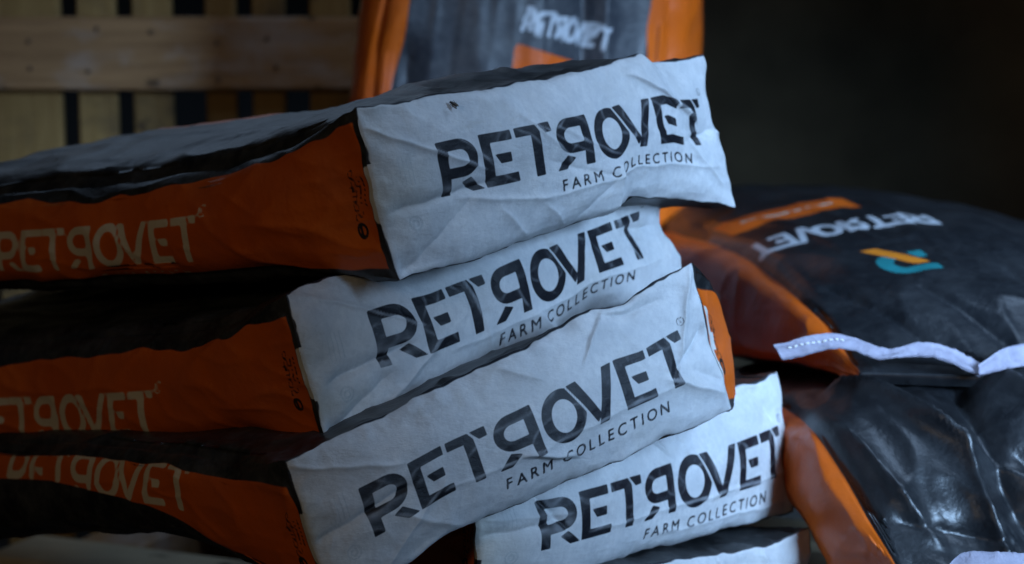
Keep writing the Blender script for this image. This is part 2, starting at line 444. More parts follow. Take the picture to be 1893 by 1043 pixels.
def film_wrinkle(amp=1.0, seed=0, near=1.0, fine=.55):
    def f(S, U, V, F, B):
        x = np.where((F == 0) | (F == 2), V * B.Tm + F * .7, U * B.Wm + F * .7)
        ramp = sstep(0.0, .012, S)
        h = .0032 * noise(S * 7, x * 9, .1, seed) + .0022 * noise(S * 15, x * 26, .5, seed + 3)
        h = h + np.where(F == 1, .35, 1) * fine * .0024 * (ridged(S * 13 + x * 9, x * 24 - S * 8, seed + 15, 5) - .2) + .0030 * (ridged(S * 6 + noise(S*8, x*8, 0, seed+1)*.6, x * 17, seed + 5, 3) - .4)
        h = h + near * .0022 * (ridged(S * 5, x * 55, seed + 8, 2) - .5) * np.exp(-S / .05)
        return amp * h * ramp
    return f

def make_end_patch(B, root, front_h, mat=M_PAPER, seed=0, bulge=.012, txt=(.168, .405), txt_scale=1.0, cell=.00135):
    nu = int(B.W / cell); nv = int(B.T / cell)
    uu, vv = np.meshgrid(np.linspace(0, 1, nu), np.linspace(0, 1, nv))
    u = uu.ravel(); v = vv.ravel(); s = np.zeros_like(u)
    P = B.pos(s, u, v)
    LB, LT, RT, RB = [c[0] for c in B.c]
    n = np.cross((RB - LB) + (RT - LT), (LT - LB) + (RT - RB)); n /= np.linalg.norm(n)
    if n[1] > 0: n = -n
    x = u * B.W; y = v * B.T
    edge = np.minimum(np.minimum(x, B.W - x), np.minimum(y, B.T - y))
    win = sstep(0, .010, edge)
    h = bulge * (np.sin(np.pi * u) ** .5) * (np.sin(np.pi * v) ** .55) * (1 + .35 * noise(u * 3.1, v * 1.7, .2, seed + 40))
    # crumpled paper: soft lumps, faceted creases, puckers that run in from the long edges
    h = h + win * (  .0020 * noise(x * 11, y * 14, .1, seed) + .0006 * noise(x * 34, y * 38, .4, seed + 2))
    h = h + win * .0006 * (ridged(x * 11 + .5 * noise(x * 14, y * 14, 0, seed), y * 14, seed + 4, 4) - .25)
    h = h + win * .0004 * (ridged(x * 30, y * 34, seed + 6, 4) - .25)
    puck = (noise(x * 70 + y * 12, y * 7, .2, seed + 9) * np.exp(-(B.T - y) / .016) + .6 * noise(x * 55, y * 7, .6, seed + 10) * np.exp(-y / .014))
    h = h + sstep(0, .004, edge) * .0013 * puck
    h = h + win * front_h(u, v, x, y)
    P = P + n * h[:, None]
    hg = h.reshape(nv, nu); lap = np.zeros_like(hg)
    for k in (2, 4):
        lap[k:-k, k:-k] += (hg[k:-k, k:-k] * 4 - hg[2*k:, k:-k] - hg[:-2*k, k:-k] - hg[k:-k, 2*k:] - hg[k:-k, :-2*k]) / k
    rub = np.clip(lap.ravel() / .00085 - .15, 0, 1) * (.45 + .9 * np.clip(noise(x * 90, y * 90, .2, seed + 50) + .45, 0, 1))
    ink = np.full(len(u), -.01); cm = CAPM * txt_scale * B.W / .425
    bx, by = txt[0] * B.W, txt[1] * B.T
    stamp(ink, (x - bx) / cm, (y - by) / cm, WORD, cm); ink += .0005
    stamp_reg(ink, x, y, bx + 7.32 * cm, by + 1.14 * cm, .0036)
    cap_ = np.full(len(u), -.01)
    stamp_text(cap_, x, y, bx + 2.70 * cm, by - .44 * cm, 'FARM COLLECTION', .235 * cm, 3.80 * cm, 1.6, .12)
    np.maximum(ink, cap_ + .0003, out=ink)
    rim = .0010 + .0022 * noise(x * 26, y * 26, .3, seed + 12) + .0008 * noise(x * 120, y * 120, .3, seed + 13) - edge
    rim = np.where((u < .5) & (x < .01) & (np.abs(v - .5) < .17), -.01, rim)
    faint = np.full(len(u), -.01)
    d = np.hypot(x - .030, y - .30 * B.T); np.maximum(faint, .0008 - np.abs(d - .0062), out=faint); np.maximum(faint, .0009 - np.abs(d - .0028), out=faint)
    for q in range(4):
        w = np.minimum(.0005 - np.abs(x - (.024 + q * .0042)), .012 - np.abs(y - .60 * B.T)); np.maximum(faint, w, out=faint)
    stain = np.exp(-x / .035) * (.55 + .6 * noise(x * 20, y * 22, .5, seed + 20)) * sstep(.05, .3, v) * (1 - .5 * sstep(.6, 1, v))  # yellow tint, strongest at the patch's left edge
    f = grid_faces(nv, nu)
    return mesh_obj('end_patch', P, f, mat, root, True, {'ink': ink, 'rim': rim, 'faint': faint, 'stain': np.clip(stain, 0, 1), 'rub': rub})

def crease(x, y, a, b, amp, w, B, kind='ridge', fade=.02):
    """height of one fold along the segment a-b given in (u, v)"""
    ax, ay, bx, by = a[0] * B.W, a[1] * B.T, b[0] * B.W, b[1] * B.T
    ex, ey = bx - ax, by - ay; L = math.hypot(ex, ey); ex /= L; ey /= L
    t = (x - ax) * ex + (y - ay) * ey; d = (x - ax) * (-ey) + (y - ay) * ex
    d = d + .002 * noise(t * 40, t * 0, .3, 5)
    g = sstep(-fade, fade * .3, t) * (1 - sstep(L - fade * .3, L + fade, t))
    if kind == 'ridge': return g * amp * np.exp(-np.abs(d) / w)
    return g * amp * np.where(d > 0, np.exp(-d / w), np.exp(d / (w * .10)))     # flap edge: steep on one side

def bag_from_front(front, lefts, wscale=1.0, extra_right=None):
    """front: LB, LT, RT, RB pixels with depth; lefts: [(LT, LB)] pixels with depth going back along the left side"""
    LB, LT, RT, RB = [at(*q) for q in front]
    wv_t = RT - LT; wv_b = RB - LB
    secs = [(0.0, LB, LT, RT, RB)]; s = 0.0; pm = (LB + LT) / 2
    for k, (lt, lb) in enumerate(lefts):
        a = at(*lt); b = at(*lb); m = (a + b) / 2; s += np.linalg.norm(m - pm); pm = m
        er = np.zeros(3) if not extra_right else np.array(extra_right[k])
        secs.append((s, b, a, a + wv_t * wscale + er, b + wv_b * wscale + er))
    return secs

GROUP = 'filled feed bags'
def front_bag(label, front, lefts, front_h, seed, **kw):
    pk = {k: kw.pop(k) for k in ('bulge', 'txt', 'txt_scale') if k in kw}
    sp = kw.pop('sp', {}); extra = kw.pop('extra_print', None); wr = kw.pop('wr', 1.0); er = kw.pop('extra_right', None)
    secs = bag_from_front(front, lefts, extra_right=er)
    B = Bag(secs, wob=70 + 7 * seed, **kw)
    base = np.mean([secs[0][1], secs[-1][1]], 0); base[2] = min(q[1][2] for q in secs)
    root = empty('feed_bag', base.tolist(), label, 'bag', GROUP)
    def pr(A, S, U, V, F, B):
        side_print(A, S, U, V, F, B, seed, **sp)
        if extra: extra(A, S, U, V, F, B)
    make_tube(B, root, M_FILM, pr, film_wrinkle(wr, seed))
    make_end_patch(B, root, front_h, seed=seed, **pk)
    return B, root

# bag at the top of the stack
def fh1(u, v, x, y):
    c = lambda a, b, amp, w, k='ridge': crease(x, y, a, b, amp, w, B_, k)
    return h_list([((.01, .97), (.24, .63), .0022, .003), ((.05, .44), (.25, .50), -.0040, .006), ((.02, .02), (.22, .42), -.0035, .016),
                   ((.22, .42), (.40, .30), .0020, .004), ((.40, .30), (.98, .30), .0013, .003), ((.615, .0), (.63, .34), .0050, .045, 'flap'),
                   ((.46, .52), (.60, .34), -.0015, .004), ((.76, .97), (.92, .68), .0045, .014, 'flap'), ((.90, .52), (.99, .58), -.005, .008),
                   ((.88, .50), (.97, .20), .0022, .004), ((.50, .72), (.62, .50), .0010, .003), ((.40, .85), (.47, .62), .0013, .003),
                   ((.30, .25), (.36, .02), .0016, .004), ((.42, .20), (.47, .03), .0022, .004), ((.60, .28), (.52, .10), -.0016, .004)], x, y)
def h_list(L, x, y):
    tot = 0
    for q in L:
        a, b, amp, w = q[:4]; tot = tot + crease(x, y, a, b, amp * 1.45, w * .85, CUR, q[4] if len(q) > 4 else 'ridge')
    return tot
class CUR: W = .43; T = .14
def e1(u, v):
    bot = np.interp(u, [0, .3, .60, .66, .8, 1], [0, .006, .018, .030, .022, 0]) * (1 - v) ** 1.5
    top = np.interp(u, [0, .15, .3, .6, .80, .83, .9, 1], [0, -.004, -.004, -.002, .006, -.003, -.004, 0]) * v ** 1.5
    return bot + top
def x1(A, S, U, V, F, B):
    m = F == 1
    # printed orange panel lying across the top face
    x = U * B.Wm
    A['orange'][m] = np.maximum(A['orange'], np.minimum(.05 - np.abs(x - .24), .14 - np.abs(S - .42)))[m]
front_bag('topmost bag of the leaning stack, white printed end and a fly near its top edge',
          ((737, 520, 2.08), (660, 197, 2.05), (1300, 100, 2.35), (1365, 385, 2.38)),
          [((500, 262, 2.14), (520, 516, 2.17)), ((330, 308, 2.24), (330, 530, 2.27)), ((0, 346, 2.44), (0, 538, 2.46)), ((-240, 380, 2.60), (-240, 525, 2.62))],
          fh1, 1, top=.034, bot=.006, side=.016, edge=e1, redge=([0, .25, .50, .53, .56, .8, 1], [0, -.003, -.006, -.012, -.014, -.007, 0]), txt=(.148, .42), txt_scale=1.04, bulge=.025, extra_print=x1, sp=dict(dip=.004, base=.20))
# second bag
def fh2(u, v, x, y):
    return h_list([((.01, .97), (.25, .60), .0022, .003), ((.06, .40), (.22, .46), -.0055, .007), ((.02, .10), (.16, .30), -.005, .012), ((.10, .05), (.30, .42), .0022, .004),
                   ((.66, .02), (.59, .30), .0050, .04, 'flap'), ((.35, .34), (.98, .32), .0011, .003), ((.88, .90), (.93, .35), .0025, .005),
                   ((.93, .62), (1.0, .60), -.006, .010), ((.40, .9), (.44, .3), .0012, .003), ((.47, .3), (.50, .04), .0013, .003)], x, y)
def e2(u, v):
    bot = np.interp(u, [0, .25, .5, .62, .70, .85, 1], [0, -.006, -.001, .004, .016, .010, 0]) * (1 - v) ** 1.5
    top = np.interp(u, [0, .1, .2, .3, .5, 1], [0, .005, .002, -.003, 0, 0]) * v ** 1.5
    return bot + top
front_bag('second bag from the top of the leaning stack, squeezed under the topmost one',
          ((612, 832, 2.11), (528, 545, 2.09), (1214, 312, 2.38), (1266, 545, 2.41)),
          [((430, 585, 2.16), (470, 812, 2.19)), ((330, 602, 2.24), (330, 834, 2.27)), ((0, 622, 2.45), (0, 850, 2.47)), ((-240, 634, 2.6), (-240, 840, 2.62))],
          fh2, 2, top=.006, bot=.004, side=.014, edge=e2, redge=([0, .3, .5, .6, .8, 1], [0, .006, -.008, -.012, -.002, 0]), txt=(.148, .39), bulge=.026, sp=dict(dip=.010, base=.17, wav=.010))
# third bag
def fh3(u, v, x, y):
    return h_list([((.0, .98), (.2, .70), .0018, .003), ((.02, .48), (.2, .52), -.004, .006), ((.10, .05), (.28, .40), .0015, .004), ((.30, .36), (.90, .34), .0010, .003),
                   ((.48, .34), (.56, .22), .006, .010, 'flap'), ((.72, .98), (.86, .90), -.004, .006), ((.97, .95), (.88, .45), .0040, .005),
                   ((.88, .45), (.985, .60), -.0060, .008), ((.86, .36), (.985, .12), .0040, .005), ((.74, .97), (.68, .80), .0030, .006, 'flap'),
                   ((.92, .35), (1.0, .18), -.003, .006), ((.48, .97), (.55, .80), .002, .005), ((.20, .32), (.30, .02), .0022, .006)], x, y)
def e3(u, v):
    top = np.interp(u, [0, .2, .45, .6, .74, .8, 1], [0, .002, .003, .002, .004, -.003, 0]) * v ** 1.5
    bot = np.interp(u, [0, .3, .45, .8, 1], [0, .018, .010, .004, 0]) * (1 - v) ** 1.5
    return bot + top
def x3(A, S, U, V, F, B):
    m = (F == 2) & (S < .06)
    w = np.full(len(S), -.01)
    y = V * B.Tm
    for (ss, yy, a, b) in ((.012, .62, .004, .010), (.016, .48, .006, .006), (.011, .36, .004, .009), (.014, .24, .003, .010)):
        np.maximum(w, np.minimum(a - np.abs(S - ss), b - np.abs(y - yy * B.Tm)), out=w)
    A['white'][m] = np.maximum(A['white'], w)[m]
front_bag('third bag down, tilted steepest in the stack, orange right edge with white marks',
          ((628, 1135, 2.07), (525, 855, 2.05), (1277, 485, 2.21), (1358, 757, 2.23)),
          [((440, 850, 2.11), (500, 1085, 2.14)), ((300, 825, 2.20), (320, 1008, 2.23)), ((100, 805, 2.35), (110, 990, 2.37)), ((-120, 790, 2.52), (-120, 1004, 2.54))],
          fh3, 3, top=.006, bot=.004, side=.010, edge=e3, txt_scale=1.05, txt=(.120, .325), bulge=.024, sp=dict(dip=.004, base=.43, wav=.005, t_end=.165, shade_low=([0, .04, .085, .155, .23, .40], [0, 0, .008, .024, .040, .056])), extra_print=x3,
          extra_right=[(.068, -.010, -.012), (.066, .0, -.05), (.03, 0, -.12), (0, 0, -.15)])
# fourth bag
def fh4(u, v, x, y):
    return h_list([((.0, .60), (.2, .50), .0016, .003), ((.02, .48), (.18, .46), -.003, .006), ((.14, .70), (.20, .45), -.006, .008), ((.3, .33), (.98, .30), .0012, .003),
                   ((.44, .97), (.52, .72), .0030, .006, 'flap'), ((.85, .98), (.90, .70), -.004, .012), ((.5, .15), (.9, .10), .0015, .004)], x, y)
front_bag('fourth bag down, set back to the right under the steeply tilted bag',
          ((895, 1115, 2.17), (868, 870, 2.15), (1440, 690, 2.42), (1468, 945, 2.44)),
          [((760, 865, 2.27), (775, 1105, 2.30)), ((670, 860, 2.42), (680, 1090, 2.46)), ((560, 850, 2.66), (565, 1060, 2.7)), ((510, 845, 2.82), (515, 1010, 2.86))],
          fh4, 4, top=.008, bot=.006, side=.010, txt_scale=1.07, txt=(.150, .30), bulge=.026, sp=dict(dip=.0, base=.2))
# fifth bag
def fh5(u, v, x, y):
    return h_list([((.60, .98), (.62, .55), .004, .006, 'flap'), ((.75, .9), (.8, .5), .003, .006)], x, y)
def e5(u, v): return np.interp(u, [0, .3, .6, .85, 1], [0, .012, .006, -.004, .004]) * v ** 1.5
front_bag('lowest visible bag of the stack, wrinkled dark top above its white end',
          ((950, 1365, 2.18), (925, 1140, 2.13), (1494, 982, 2.38), (1508, 1215, 2.42)),
          [((810, 1120, 2.25), (830, 1340, 2.3)), ((715, 1105, 2.4), (730, 1310, 2.44)), ((600, 1075, 2.66), (610, 1260, 2.7)), ((540, 1050, 2.82), (545, 1210, 2.86))],
          fh5, 5, top=.022, bot=.004, side=.010, edge=e5, bulge=.010, wr=1.3)

# ---------------- bags lying on the right, sewn end towards the camera
def pinch_secs(rows):
    """rows: (LT pixel+d, RT pixel+d, thickness, left flare) -> sections"""
    secs = []; s = 0; pm = None
    for row in rows:
        lt, rt, th, fl = row[:4]; back = row[4] if len(row) > 4 else 0.0
        a, b = at(*lt), at(*rt); m = (a * .7 + b * .3)
        if pm is not None: s += np.linalg.norm(m - pm)
        pm = m; wd = (b - a) / np.linalg.norm(b - a); dn = th * np.array([0, math.sin(back), -math.cos(back)])
        secs.append((s, a + dn - wd * fl, a, b, b + dn + wd * fl))
    return secs
def logo(A, m, X, Y, size):
    """sloping amber bar over a teal bowl; X, Y metres from the logo's lower left, text upright"""
    x = X / size; y = Y / size
    teal = np.full(len(X), -.01); amb = np.full(len(X), -.01)
    bowl = [np.concatenate([loop_segs([(0, 1), (.55, 1)] + arc(.55, .62, .42, .38, 88, -60) + [(.62, .30), (.5, .42)] + arc(.52, .64, .17, .16, -60, 88)[::1] + [(.5, .78), (0, .78)])]), loop_segs([(0, .52), (.18, .52), (.30, .28), (0, .28)])]
    bar = [loop_segs([(.05, .72), (.34, .72), (.98, -.05), (.66, -.05)])]
    stamp(teal, x, y, bowl, size); stamp(amb, x, y, bar, size)
    A['teal'][m] = np.maximum(A['teal'], teal)[m]; A['amber'][m] = np.maximum(A['amber'], amb)[m]
def lying_print(seed, y_logo, y_word, x_mid, cap, size, y_panel, side_kw, panel=True, word=True, x_logo=0, x_panel=0):
    def pr(A, S, U, V, F, B):
        side_print(A, S, U, V, F, B, seed, endstrip=False, gap=-.004, **side_kw)
        m = F == 1
        x = U * B.Wm
        # the print reads from the far end: turn it upside down
        X = (x_mid - x); Y = (S - 0)
        if word:
            g = np.full(len(S), -.01); mm = m & (S > y_word - .03) & (S < y_word + cap * 2.2)
            t = np.full(mm.sum(), -.01)
            stamp(t, (X[mm] + WORD_W * cap / 2) / cap, -(S[mm] - y_word - cap * 1.75) / (cap * 1.75), WORD, cap); g[mm] = t + .0009
            A['grey'][m] = g[m]
        logo(A, m, X + x_logo + size / 2, -(S - y_logo - size * 1.35) / 1.35, size)
        if panel:
            o = np.minimum(.085 - np.abs(x - x_mid - x_panel), .042 - np.abs(S - y_panel))
            A['orange'][m] = np.maximum(A['orange'], o)[m]
            A['cream'][m] = np.maximum(A['cream'], np.minimum(np.minimum(.060 - np.abs(x - x_mid - x_panel), .007 - np.abs(S - y_panel)), .003 * noise(x * 120, S * 60, .2, seed + 3) + .0004))[m]   # unreadable pale line
        A['orange'][S < .004] = -.01
        o = -.001 + .005 * noise(S * 12, S * 0, .4, seed) - x; o2 = np.minimum(x - (B.Wm - .02), S - .05)
        A['orange'][m] = np.maximum(A['orange'], np.maximum(o, o2))[m]
    return pr
def fold(S, X, a, b, amp, w):
    (ax, ay), (bx, by) = a, b; ex, ey = bx - ax, by - ay; L = math.hypot(ex, ey); ex /= L; ey /= L
    t = (S - ax) * ex + (X - ay) * ey; d = (S - ax) * (-ey) + (X - ay) * ex
    return sstep(-.02, .02, t) * (1 - sstep(L - .03, L + .02, t)) * amp * np.exp(-np.abs(d) / w)
def lying_wrinkle(seed, amp, folds):
    base = film_wrinkle(1.0, seed, .6, .15)
    def f(S, U, V, F, B):
        h = base(S, U, V, F, B)
        x = U * B.Wm; top = (F == 1)
        hh = amp * (.006 * (ridged(S * 9 + x * 5, x * 11 - S * 3, seed + 31, 3) - .3) + .005 * noise(S * 8, x * 9, .3, seed + 33)) * np.exp(-S / .22)
        for a, b, am, w in folds: hh = hh + fold(S, x, a, b, am, w)
        return h + np.where(top, hh * sstep(0, .05, x) * sstep(0, .03, S), .8 * hh * sstep(0, .03, S))
    return f
def ribbon(name, rows, mat, root, n=10, width_n=8, thick=.0012, crinkle=.0020, seed=0):
    """rows: ((top px, py, d), (bottom px, py, d)); a strip of crepe paper, with thickness"""
    a = np.array([at(*r[0]) for r in rows]); b = np.array([at(*r[1]) for r in rows])
    ts = np.concatenate([[0], np.cumsum(np.linalg.norm(np.diff((a + b) / 2, axis=0), axis=1))])
    t = np.linspace(0, ts[-1], n * (len(rows) - 1) + 1)
    A_, B_ = hermite(ts, a, t), hermite(ts, b, t)
    w = np.linspace(0, 1, width_n); G = A_[:, None] * (1 - w)[None, :, None] + B_[:, None] * w[None, :, None]
    P = G.reshape(-1, 3); nr = len(t)
    N = grid_normals(P, nr, width_n)
    if N[:, 1].mean() > 0: N = -N
    T_m = np.repeat(t, width_n); Wm = np.tile(w, nr)
    P = P + N * (crinkle * noise(T_m * 160, Wm * 3, .2, seed) + crinkle * 2 * noise(T_m * 35, Wm * 2, .6, seed + 1))[:, None]
    Q = P - N * thick
    f = grid_faces(nr, width_n); k = len(P)
    faces = f.tolist() + (f[:, ::-1] + k).tolist()
    ring = [i * width_n for i in range(nr)] + [(nr - 1) * width_n + j for j in range(1, width_n)] + [i * width_n + width_n - 1 for i in range(nr - 2, -1, -1)] + [j for j in range(width_n - 2, 0, -1)]
    for i in range(len(ring)):
        p, q = ring[i], ring[(i + 1) % len(ring)]; faces.append([p, p + k, q + k, q])
    o = mesh_obj(name, np.concatenate([P, Q]), faces, mat, root, True)
    return o, P, N, nr, width_n
def stitches(tape, P, N, nr, wn, root, lo, hi, step, frac):
    """each stitch a short bead of thread standing on the tape"""
    G = P.reshape(nr, wn, 3); j = frac * (wn - 1); j0 = int(j); line = G[:, j0] * (1 - (j - j0)) + G[:, j0 + 1] * (j - j0)
    d = np.concatenate([[0], np.cumsum(np.linalg.norm(np.diff(line, axis=0), axis=1))])
    x = lo; first = None
    while x < hi:
        p = np.array([np.interp(x, d, line[:, k]) for k in range(3)]); q = np.array([np.interp(x + step * .62, d, line[:, k]) for k in range(3)])
        e = q - p; L = np.linalg.norm(e); e /= L; n = N.mean(0); s2 = np.cross(e, n); s2 /= np.linalg.norm(s2)
        vs = []; r = .0011
        for tt, rr in ((0, .5), (.2, 1), (.8, 1), (1, .5)):
            for k in range(6):
                an = k * math.pi / 3; vs.append(p + e * L * tt + n * (r * rr * math.cos(an) + .0012) + s2 * r * rr * math.sin(an))
        fs = [[i * 6 + k, i * 6 + (k + 1) % 6, (i + 1) * 6 + (k + 1) % 6, (i + 1) * 6 + k] for i in range(3) for k in range(6)] + [list(range(6))[::-1], list(range(18, 24))]
        mesh_obj('stitch', vs, fs, M_THREAD, tape)
        x += step

def lying_bag(label, rows, pr, wr, mat, tape_rows, seed, **kw):
    secs = pinch_secs(rows); B = Bag(secs, **kw)
    z = min(min(q[1][2], q[4][2]) for q in secs); base = np.mean([secs[1][1], secs[-1][4]], 0); base[2] = z
    root = empty('feed_bag', base.tolist(), label, 'bag', GROUP)
    make_tube(B, root, mat, pr, wr, ds=.0035, side_n=34, top_n=110, close_near=True)
    for tr in tape_rows:
        tp, P, N, nr, wn = ribbon('seam_tape', tr['rows'], M_TAPE, root, seed=seed)
        if 'st' in tr: stitches(tp, P, N, nr, wn, root, *tr['st'])
    return B, root

r1_tape = [dict(rows=[((1429, 638, 2.354), (1448, 667, 2.343)), ((1476, 626, 2.365), (1488, 656, 2.354)), ((1530, 617, 2.377), (1536, 645, 2.365)), ((1579, 622, 2.386), (1572, 647, 2.376)),
                      ((1637, 643, 2.383), (1624, 663, 2.372)), ((1698, 633, 2.389), (1691, 658, 2.379)), ((1759, 645, 2.396), (1752, 668, 2.375)), ((1812, 671, 2.404), (1812, 696, 2.381))], st=(.012, .075, .0068, .42)),
           dict(rows=[((1808, 675, 2.377), (1811, 695, 2.370)), ((1850, 647, 2.391), (1851, 684, 2.379)), ((1893, 636, 2.410), (1893, 677, 2.399)), ((1990, 626, 2.438), (1990, 665, 2.427))])]
lying_bag('dark bag lying behind the stack with inverted lettering and orange side',
          [((1590, 690, 2.394), (2400, 720, 2.417), .010, .0), ((1555, 645, 2.451), (2340, 655, 2.485), .028, .0), ((1465, 545, 2.588), (2150, 545, 2.633), .080, .010),
           ((1350, 455, 2.804), (1985, 445, 2.850), .13, .02), ((1185, 408, 3.192), (1800, 398, 3.238), .13, .02), ((1110, 392, 3.477), (1640, 388, 3.511), .10, .01)],
          lying_print(41, .195, .365, .124, .0325, .066, .545, dict(t_end=.42, base=.25, wav=.006), True, True, .012, -.02),
          lying_wrinkle(42, .5, [((.04, .10), (.22, .03), -.008, .009), ((.02, .19), (.17, .12), -.008, .009), ((.05, .27), (.20, .24), -.006, .010), ((.02, .33), (.22, .32), -.006, .012), ((.03, .03), (.14, .02), .006, .010)]),
          M_FILM2, r1_tape, 43, top=.040, bot=.0, side=.012, rmax=.028, flat0=.05, grow=.16)
r2_tape = [dict(rows=[((1752, 1045, 2.173), (1748, 1100, 2.154)), ((1778, 1024, 2.182), (1780, 1080, 2.163)), ((1840, 1020, 2.182), (1842, 1074, 2.163)), ((1893, 1022, 2.192), (1893, 1076, 2.173)), ((2000, 1012, 2.211), (2000, 1068, 2.192))])]
lying_bag('glossy crumpled bag at lower right with silvery highlights, beneath the inverted lettering bag',
          [((1690, 1120, 2.239), (2440, 1085, 2.330), .010, .0, .8), ((1660, 1055, 2.249), (2400, 1015, 2.349), .06, .01, .8), ((1592, 950, 2.278), (2310, 880, 2.387), .12, .016, .8),
           ((1488, 784, 2.364), (2160, 712, 2.483), .135, .004, .6), ((1370, 715, 2.655), (1970, 675, 2.769), .135, .0, .1), ((1290, 690, 2.865), (1830, 665, 2.980), .10, .0)],
          lying_print(51, .25, .42, .25, .036, .050, .60, dict(t_end=.46, base=.25, wav=.005), False, True),
          lying_wrinkle(52, 1.5, [((.30, .05), (.16, .125), .022, .010), ((.16, .13), (.02, .105), .018, .012), ((.27, .17), (.05, .145), -.026, .020), ((.22, .025), (.06, .055), .014, .010),
                             ((.30, .19), (.12, .25), .018, .016), ((.14, .18), (.02, .24), -.014, .014), ((.20, .09), (.10, .19), .010, .008), ((.09, .03), (.05, .13), -.010, .010)]),
          M_GLOSS, r2_tape, 53, top=.036, bot=.0, side=.012, rmax=.03, flat0=.05, grow=.16)

# ---------------- bag standing upright at the back
def standing_bag():
    rows = []
    base = at_z(975, 1043, 0.0)
    D = 3.02
    zs = [.10, .22, .45, .66, .85, 1.0]
    def xz(px, z, d):                     # point of that column at height z
        y = d; return np.array([(px - 946.5) / FPX * d, y, z])
    lefts = [680, 650, 628, 632, 672, 720]; rights = [1200, 1232, 1242, 1262, 1274, 1264]; th = [.10, .16, .17, .15, .11, .02]
    secs = []
    for z, l, r, t in zip(zs, lefts, rights, th):
        # v = 1 faces the camera
        fl, fr = xz(l + 38, z, D - .03), xz(r - 30, z, D + .05)
        bk = np.array([.02, t, 0])
        secs.append((z - zs[0], fl + bk + np.array([-.03, 0, 0]), fl, fr, fr + bk + np.array([.02, 0, 0])))
    B = Bag(secs, top=.035, bot=.02, side=.02, rmax=.035, flat0=.5)
    root = empty('feed_bag', (float(secs[0][2][0] + .2), D + .05, secs[0][0] + zs[0]), 'bag standing upright behind the stack, orange edges round a dark shiny panel', 'bag', GROUP)
    def pr(A, S, U, V, F, B):
        for f in (0, 2): A['orange'][F == f] = .01
        m = F == 1; x = U * B.Wm
        pz_ = lambda q: secs[0][2][2] + q
        wav = .006 * noise(S * 14, S * 0, .2, 61)
        A['orange'][m] = np.maximum(.040 + .10 * (pz_(S) - .75) + wav - x, x - (B.Wm - .034) + wav)[m]
        pz = secs[0][2][2] + S
        # lettering, tilted by the way the film has slumped
        ca, sa = math.cos(-.22), math.sin(-.22); X0, Z0 = x - .214, pz - .790
        X = X0 * ca + Z0 * sa; Y = -X0 * sa + Z0 * ca; cap = .0185
        mm = m & (np.abs(Z0) < .12); g = np.full(mm.sum(), -.01)
        stamp(g, X[mm] / cap, Y[mm] / (cap * 1.7), WORD, cap); A['grey'][mm] = g + .0009
        o = np.minimum(np.minimum(x - .208, .335 - x - .25 * (pz - .70)), .778 - .28 * (x - .2) - pz)
        o = np.minimum(o, pz - .6); A['orange'][m] = np.maximum(A['orange'], o)[m]
        m0 = F == 0; yv = V * B.Tm; c = np.full(m0.sum(), -.01)
        stamp(c, (pz[m0] - .55) / .040, (yv[m0] - .035) / .055, WORD, .04); A['cream'][m0] = c
    def wr(S, U, V, F, B):
        x = U * B.Wm; h = film_wrinkle(1.0, 62, 1.0, .2)(S, U, V, F, B)
        for a, b, am, w in (((.45, .115), (1.0, .13), -.005, .03), ((.45, .165), (1.0, .19), .008, .04), ((.45, .26), (1.0, .225), .010, .03), ((.45, .325), (1.0, .30), -.024, .022), ((.5, .345), (1.0, .335), .012, .014), ((.4, .09), (.68, .05), -.018, .02)):
            h = h + np.where(F == 1, fold(S, x, a, b, am, w), 0)
        return h
    make_tube(B, root, M_BACKFILM, pr, wr, ds=.005, side_n=34, top_n=90, close_near=True)
standing_bag()

# ------------------------------------------------------------------ timber
def block(name, c, ax, ay, az, mat, root, bevel=.004, shave=0.0):
    """box with chamfered edges; c centre, ax/ay/az half-extent vectors"""
    c, ax, ay, az = [np.array(q, float) for q in (c, ax, ay, az)]
    lx, ly, lz = [np.linalg.norm(q) for q in (ax, ay, az)]
    vs = []; idx = {}
    for sx in (-1, 1):
        for sy in (-1, 1):
            for sz in (-1, 1):
                for k in range(3):
                    f = [1 - bevel / lx, 1 - bevel / ly, 1 - bevel / lz]; f[k] = 1
                    idx[(sx, sy, sz, k)] = len(vs); vs.append(c + ax * sx * f[0] + ay * sy * f[1] + az * sz * f[2])
    fs = []
    for k in range(3):
        a, b = [q for q in range(3) if q != k]
        for s in (-1, 1):
            q = []
            for (p, r) in ((-1, -1), (1, -1), (1, 1), (-1, 1)):
                t = [0, 0, 0]; t[k] = s; t[a] = p; t[b] = r; q.append(idx[(t[0], t[1], t[2], k)])
            fs.append(q)
    for k in range(3):
        a, b = [q for q in range(3) if q != k]
        for p in (-1, 1):
            for r in (-1, 1):
                q = []
                for s, f in ((-1, a), (1, a), (1, b), (-1, b)):
                    t = [0, 0, 0]; t[k] = s; t[a] = p; t[b] = r; q.append(idx[(t[0], t[1], t[2], f)])
                fs.append(q)
    for sx in (-1, 1):
        for sy in (-1, 1):
            for sz in (-1, 1): fs.append([idx[(sx, sy, sz, k)] for k in range(3)])
    import bmesh
    o = mesh_obj(name, vs, fs, mat, root, False)
    bm = bmesh.new(); bm.from_mesh(o.data); bmesh.ops.recalc_face_normals(bm, faces=bm.faces); bm.to_mesh(o.data); bm.free()
    return o

